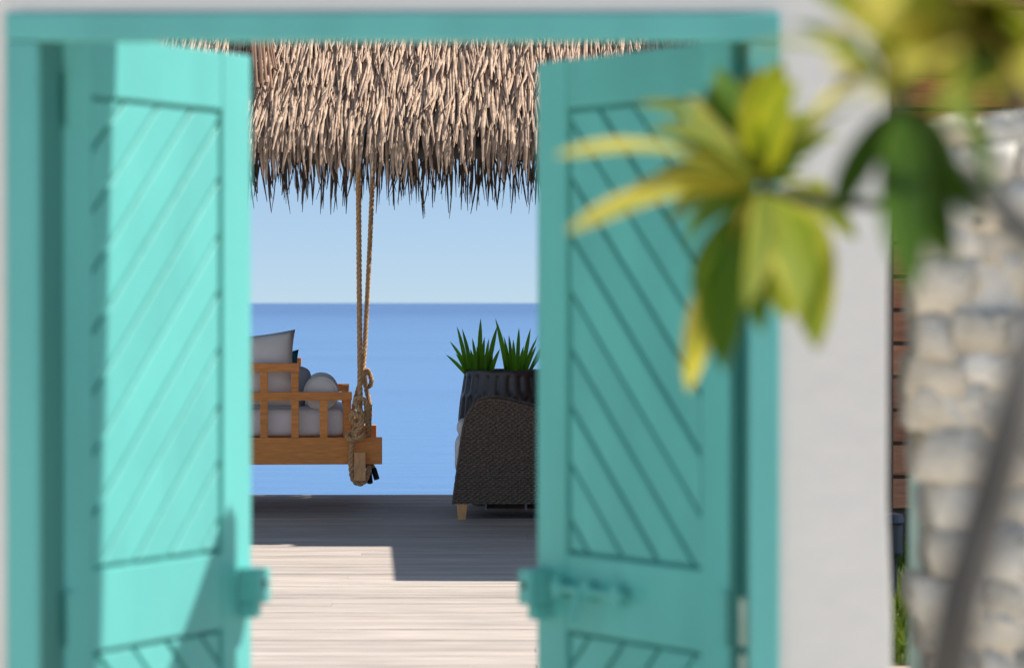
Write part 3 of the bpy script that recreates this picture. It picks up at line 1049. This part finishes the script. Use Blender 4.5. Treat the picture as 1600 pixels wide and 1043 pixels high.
def blade_mesh(name, base, tip, w, bend, nh, mat, segs=6, fold=.25, droop=0.0, shape='sword'):
    base, tip = Vector(base), Vector(tip)
    d = tip - base
    L = d.length
    t = d.normalized()
    nh = Vector(nh)
    nrm = (nh - t * nh.dot(t)).normalized()
    wd = t.cross(nrm)
    vs, uv, fs = [], [], []
    NC = 5
    for i in range(segs + 1):
        s = i / segs
        if shape == 'sword':
            prof = (0.75 + .5 * s) * (1 - s ** 3.2) if s < 1 else 0.0
            prof = max(prof, .02)
        else:
            prof = max(.03, math.sin(math.pi * min(1, s ** .92 * .985 + .012)) ** .75 * (0.78 + .36 * s)) if s < .97 else .04
            if s == 0: prof = .12
        c = base + d * s + nrm * bend * math.sin(math.pi * s) - Vector((0, 0, droop * s * s)) + Vector((0, 0, droop * s))
        for k in range(NC):
            q = (k / (NC - 1) - .5) * 2
            wave = .04 * w * math.sin(s * 9 + q * 2 + base.x * 91) * abs(q)
            vs.append(c + wd * (q * w / 2 * prof) - nrm * (-fold * w * .5 * abs(q) * prof * 1.0) + nrm * wave)
            uv.append((k / (NC - 1), s))
    for i in range(segs):
        for k in range(NC - 1):
            a = i * NC + k
            fs.append((a, a + 1, a + 1 + NC, a + NC))
    me = mesh_of(name, vs, fs, mat, True)
    ul = me.uv_layers.new(name='UVMap')
    for lp in me.loops:
        ul.data[lp.index].uv = uv[lp.vertex_index]
    return me


def sword_plant(bpx, tips, label, yo):
    c = Vector(((bpx - 800) * G, 21.0 + yo, .965))
    root = thing('sword_plant', label, 'plant', c, 0, 'sword leaved plants in the planter')
    for (tx, ty, w) in tips:
        d = 21.0 + yo + random.uniform(-.10, .10)
        tip = P(tx, ty, d) - c
        b = Vector((tip.x * .45 + random.uniform(-.02, .02), random.uniform(-.03, .03), -.01))
        ln = tip.length
        link('leaf', blade_mesh('leaf', b, tip, w * G * .78, ln * random.uniform(.02, .08) * (1 if tip.x < 0 else 1), (-.25 * tip.x * 4, -1, .5), ML_sword, 8, .3, ln * .05, 'sword'), root)


sword_plant(752, [(697, 554, 9), (703, 533, 9), (714, 510, 10), (722, 513, 9), (728, 536, 10), (738, 528, 8), (735, 545, 9), (751, 497, 11), (757, 526, 9), (764, 528, 8), (777, 509, 11), (781, 545, 10), (770, 553, 12), (712, 552, 8), (745, 540, 9), (760, 548, 10)],
            'leafy plant with spread sword leaves at the left of the dark planter', -.05)
sword_plant(803, [(774, 497, 11), (787, 525, 7), (795, 523, 8), (811, 512, 9), (829, 513, 10), (841, 524, 7), (838, 540, 8), (818, 540, 9), (790, 556, 10), (783, 540, 8), (802, 530, 9), (848, 552, 9), (815, 552, 9), (855, 530, 8), (826, 553, 9)],
            'leafy plant of upright sword leaves close to the right gate leaf', .03)

# ------------------------------------------------------------------ frangipani in the foreground
tree = thing('frangipani_tree', 'small frangipani tree with yellow green leaves in front of the white wall', 'tree', (0.30, 2.35, 0))
TL = Vector(tree.location)


def tl(p): return Vector(p) - TL


def limb(name, pts, r0, r1):
    s = spline([tl(p) for p in pts], .03)
    n = len(s)
    MB().tube(s, [r0 + (r1 - r0) * i / (n - 1) for i in range(n)], 12).build(name, M_bark, tree, True)


C1 = P(1190, 292, 3.30)
C2 = P(1402, 158, 2.6)
C3 = P(1530, 70, 2.2)
limb('trunk', [(0.30, 2.35, -.08), (0.275, 2.3, .5), (0.272, 1.98, .95), P(1482, 1040, 1.82), P(1520, 880, 1.82), P(1560, 740, 1.83), P(1610, 560, 1.87), P(1680, 380, 2.08)], .034, .0125)
limb('branch', [P(1672, 400, 2.1), P(1640, 395, 2.3), P(1590, 352, 2.45), P(1545, 300, 2.6), P(1480, 262, 2.65), P(1425, 215, 2.63), C2], .0135, .0085)
limb('branch', [P(1500, 275, 2.65), P(1460, 300, 2.85), P(1420, 318, 3.05), P(1330, 318, 3.2), P(1240, 312, 3.28), C1], .0075, .006)
limb('branch', [P(1678, 385, 2.1), P(1680, 250, 2.08), P(1600, 130, 2.04), C3], .014, .0085)


def fl(c, dc, tx, ty, dt, wpx, nh, mat, bend=0.02, droop=.02, off=.012):
    """leaf from crown c (offset a little towards its tip) to the photo's tip"""
    tip = P(tx, ty, dt)
    base = c + (tip - c).normalized() * off
    link('leaf', blade_mesh('leaf', tl(base), tl(tip), wpx / FPX * (dc + dt) / 2, bend, nh, mat, 12, .22, droop, 'oval'), tree)


UP, FC, MX = (0, -.25, 1), (0, -1, .15), (0, -.65, .75)
d1 = 3.3
for a in [(868, 243, 3.15, 57, (.1, -.5, 1), ML_yellow, .02), (885, 362, 3.12, 60, (-.1, -.7, .9), ML_yellow, .015), (995, 160, 3.35, 60, (.5, -.6, .8), ML_olive, .02),
          (955, 318, 3.5, 49, MX, ML_yellow, .02), (1105, 135, 3.45, 58, (-.6, -1, -.05), ML_green, .01), (1165, 150, 3.4, 60, FC, ML_olive, .0),
          (1218, 95, 3.2, 86, (-.2, -1, .3), ML_olive, .015), (1275, 175, 3.4, 68, (-.5, -.8, .5), ML_olive, .01), (1132, 580, 3.12, 104, (-.6, -1, -.15), ML_green, .03),
          (1075, 612, 3.45, 57, (-.4, -1, .1), ML_yellow, .03), (1137, 452, 3.2, 64, (.4, -1, .3), ML_yellow, .02), (1278, 545, 3.1, 115, (.2, -1, .2), ML_olive, .03),
          (1230, 500, 3.35, 68, (-.1, -1, .2), ML_olive, .02), (1338, 372, 3.3, 60, (.2, -1, .6), ML_olive, .015), (1070, 405, 3.5, 63, (-.5, -.8, .5), ML_green, .02),
          (1030, 235, 3.5, 49, MX, ML_green, .02), (1255, 260, 3.5, 53, MX, ML_green, .01), (1290, 300, 3.55, 49, MX, ML_olive, .01), (1085, 470, 3.42, 49, (-.6, -1, -.15), ML_green, .02),
          (1060, 200, 3.55, 58, MX, ML_green, .02), (1140, 235, 3.1, 58, MX, ML_olive, .01),
          (1120, 105, 3.6, 58, (.2, -1, .3), ML_green, .0), (1245, 130, 3.05, 78, (-.3, -1, .3), ML_olive, .01), (1180, 105, 3.3, 68, (.1, -1, .4), ML_olive, .0), (1280, 225, 3.25, 58, (-.4, -.9, .6), ML_green, .01),
          (1015, 205, 3.25, 55, (.4, -.7, .8), ML_olive, .02), (1060, 260, 3.3, 49, (.2, -.6, .9), ML_olive, .02), (1110, 545, 3.4, 68, (-.6, -1, -.15), ML_green, .03), (1165, 480, 3.05, 58, (.2, -1, .1), ML_olive, .02),
          (1000, 290, 3.4, 46, (.1, -.6, .9), ML_olive, .02), (1045, 345, 3.3, 52, (-.2, -.7, .8), ML_olive, .015), (1310, 215, 3.35, 60, (-.3, -.7, .8), ML_olive, .015), (1075, 150, 3.45, 64, (.5, -.8, .6), ML_yellow, .01), (1190, 520, 3.3, 66, (-.6, -1, -.1), ML_green, .02)]:
    fl(C1, d1, a[0], a[1], a[2], a[3], a[4], a[5], a[6])
for a in [(1160, 82, 2.6, 46, (.2, -.35, 1), ML_olive, .02), (1240, 38, 2.8, 42, MX, ML_deep, .01), (1268, -20, 2.4, 84, (.4, -1, .4), ML_olive, .02), (1272, 66, 2.4, 54, (.2, -.7, .9), ML_yellow, .02),
          (1180, 240, 2.65, 26, (.2, -.2, 1), ML_olive, .02), (1225, 285, 2.7, 32, (.2, -.3, 1), ML_olive, .02), (1535, 215, 2.5, 56, (.1, -.8, .8), ML_olive, .01), (1553, 310, 2.5, 52, (.5, -1, .1), ML_green, .04), (1370, -40, 2.4, 90, (.1, -1, .4), ML_olive, .02),
          (1440, -20, 2.5, 84, (-.1, -1, .5), ML_olive, .02), (1560, 130, 2.4, 72, (-.1, -1, .7), ML_green, .02), (1500, 40, 2.5, 76, (-.1, -1, .7), ML_olive, .02), (1300, 150, 2.5, 40, MX, ML_yellow, .02), (1262, 200, 2.75, 36, (.2, -.4, 1), ML_yellow, .02),
          (1300, 345, 2.5, 62, (-.45, -1, -.1), ML_deep, .0), (1425, 460, 2.25, 88, (-.2, -1, -.2), ML_deep, .0), (1490, 420, 2.3, 90, (-.2, -1, -.3), ML_deep, .0), (1535, 345, 2.35, 70, (-.3, -1, -.3), ML_deep, .0), (1500, 290, 2.5, 66, (-.2, -1, -.3), ML_deep, .0), (1290, 105, 2.5, 50, MX, ML_yellow, .01)]:
    fl(C2, 2.5, a[0], a[1], a[2], a[3], a[4], a[5], a[6])
for a in [(1400, 20, 1.84, 110, (.2, -.9, .6), ML_olive, .02), (1395, 120, 1.84, 95, (.2, -.9, .6), ML_yellow, .02), (1470, 190, 1.84, 90, (.2, -1, .3), ML_olive, .02), (1450, -60, 1.84, 130, (.45, -.8, .5), ML_yellow, .02),
          (1625, 160, 1.89, 70, MX, ML_yellow, .02), (1560, 185, 2.04, 90, (.45, -.8, .5), ML_green, .02), (1350, 55, 1.94, 80, MX, ML_yellow, .02),
          (1330, -30, 2.0, 130, (.45, -.8, .5), ML_yellow, .01), (1500, 150, 1.9, 100, (.45, -.8, .5), ML_olive, .01), (1440, 110, 1.9, 120, (.45, -.8, .5), ML_yellow, .0), (1600, 40, 1.95, 130, (.45, -.8, .5), ML_olive, .0), (1380, -80, 2.05, 140, (.45, -.8, .5), ML_yellow, .0), (1540, 120, 1.9, 90, (.45, -.8, .5), ML_green, .0), (1460, 40, 1.9, 110, (.45, -.8, .5), ML_yellow, .01), (1320, 20, 2.1, 110, (.3, -1, .5), ML_yellow, .0), (1420, 60, 1.95, 120, (.4, -1, .5), ML_olive, .0), (1570, 70, 1.95, 120, (.4, -1, .5), ML_yellow, .0), (1490, -10, 1.95, 130, (.4, -1, .5), ML_olive, .0), (1480, 120, 1.92, 110, (.5, -.6, .8), ML_olive, .01), (1545, 150, 1.92, 100, (.5, -.6, .8), ML_yellow, .01), (1590, 100, 1.95, 100, (.6, -.6, .8), ML_olive, .01), (1430, 60, 1.95, 110, (.5, -.6, .8), ML_yellow, .01), (1600, 20, 2.0, 110, (.6, -.6, .8), ML_olive, .01), (1530, -30, 1.95, 120, (.5, -.7, .8), ML_olive, .01)]:
    fl(C3, 2.0, a[0], a[1], a[2], a[3], a[4], a[5], a[6])
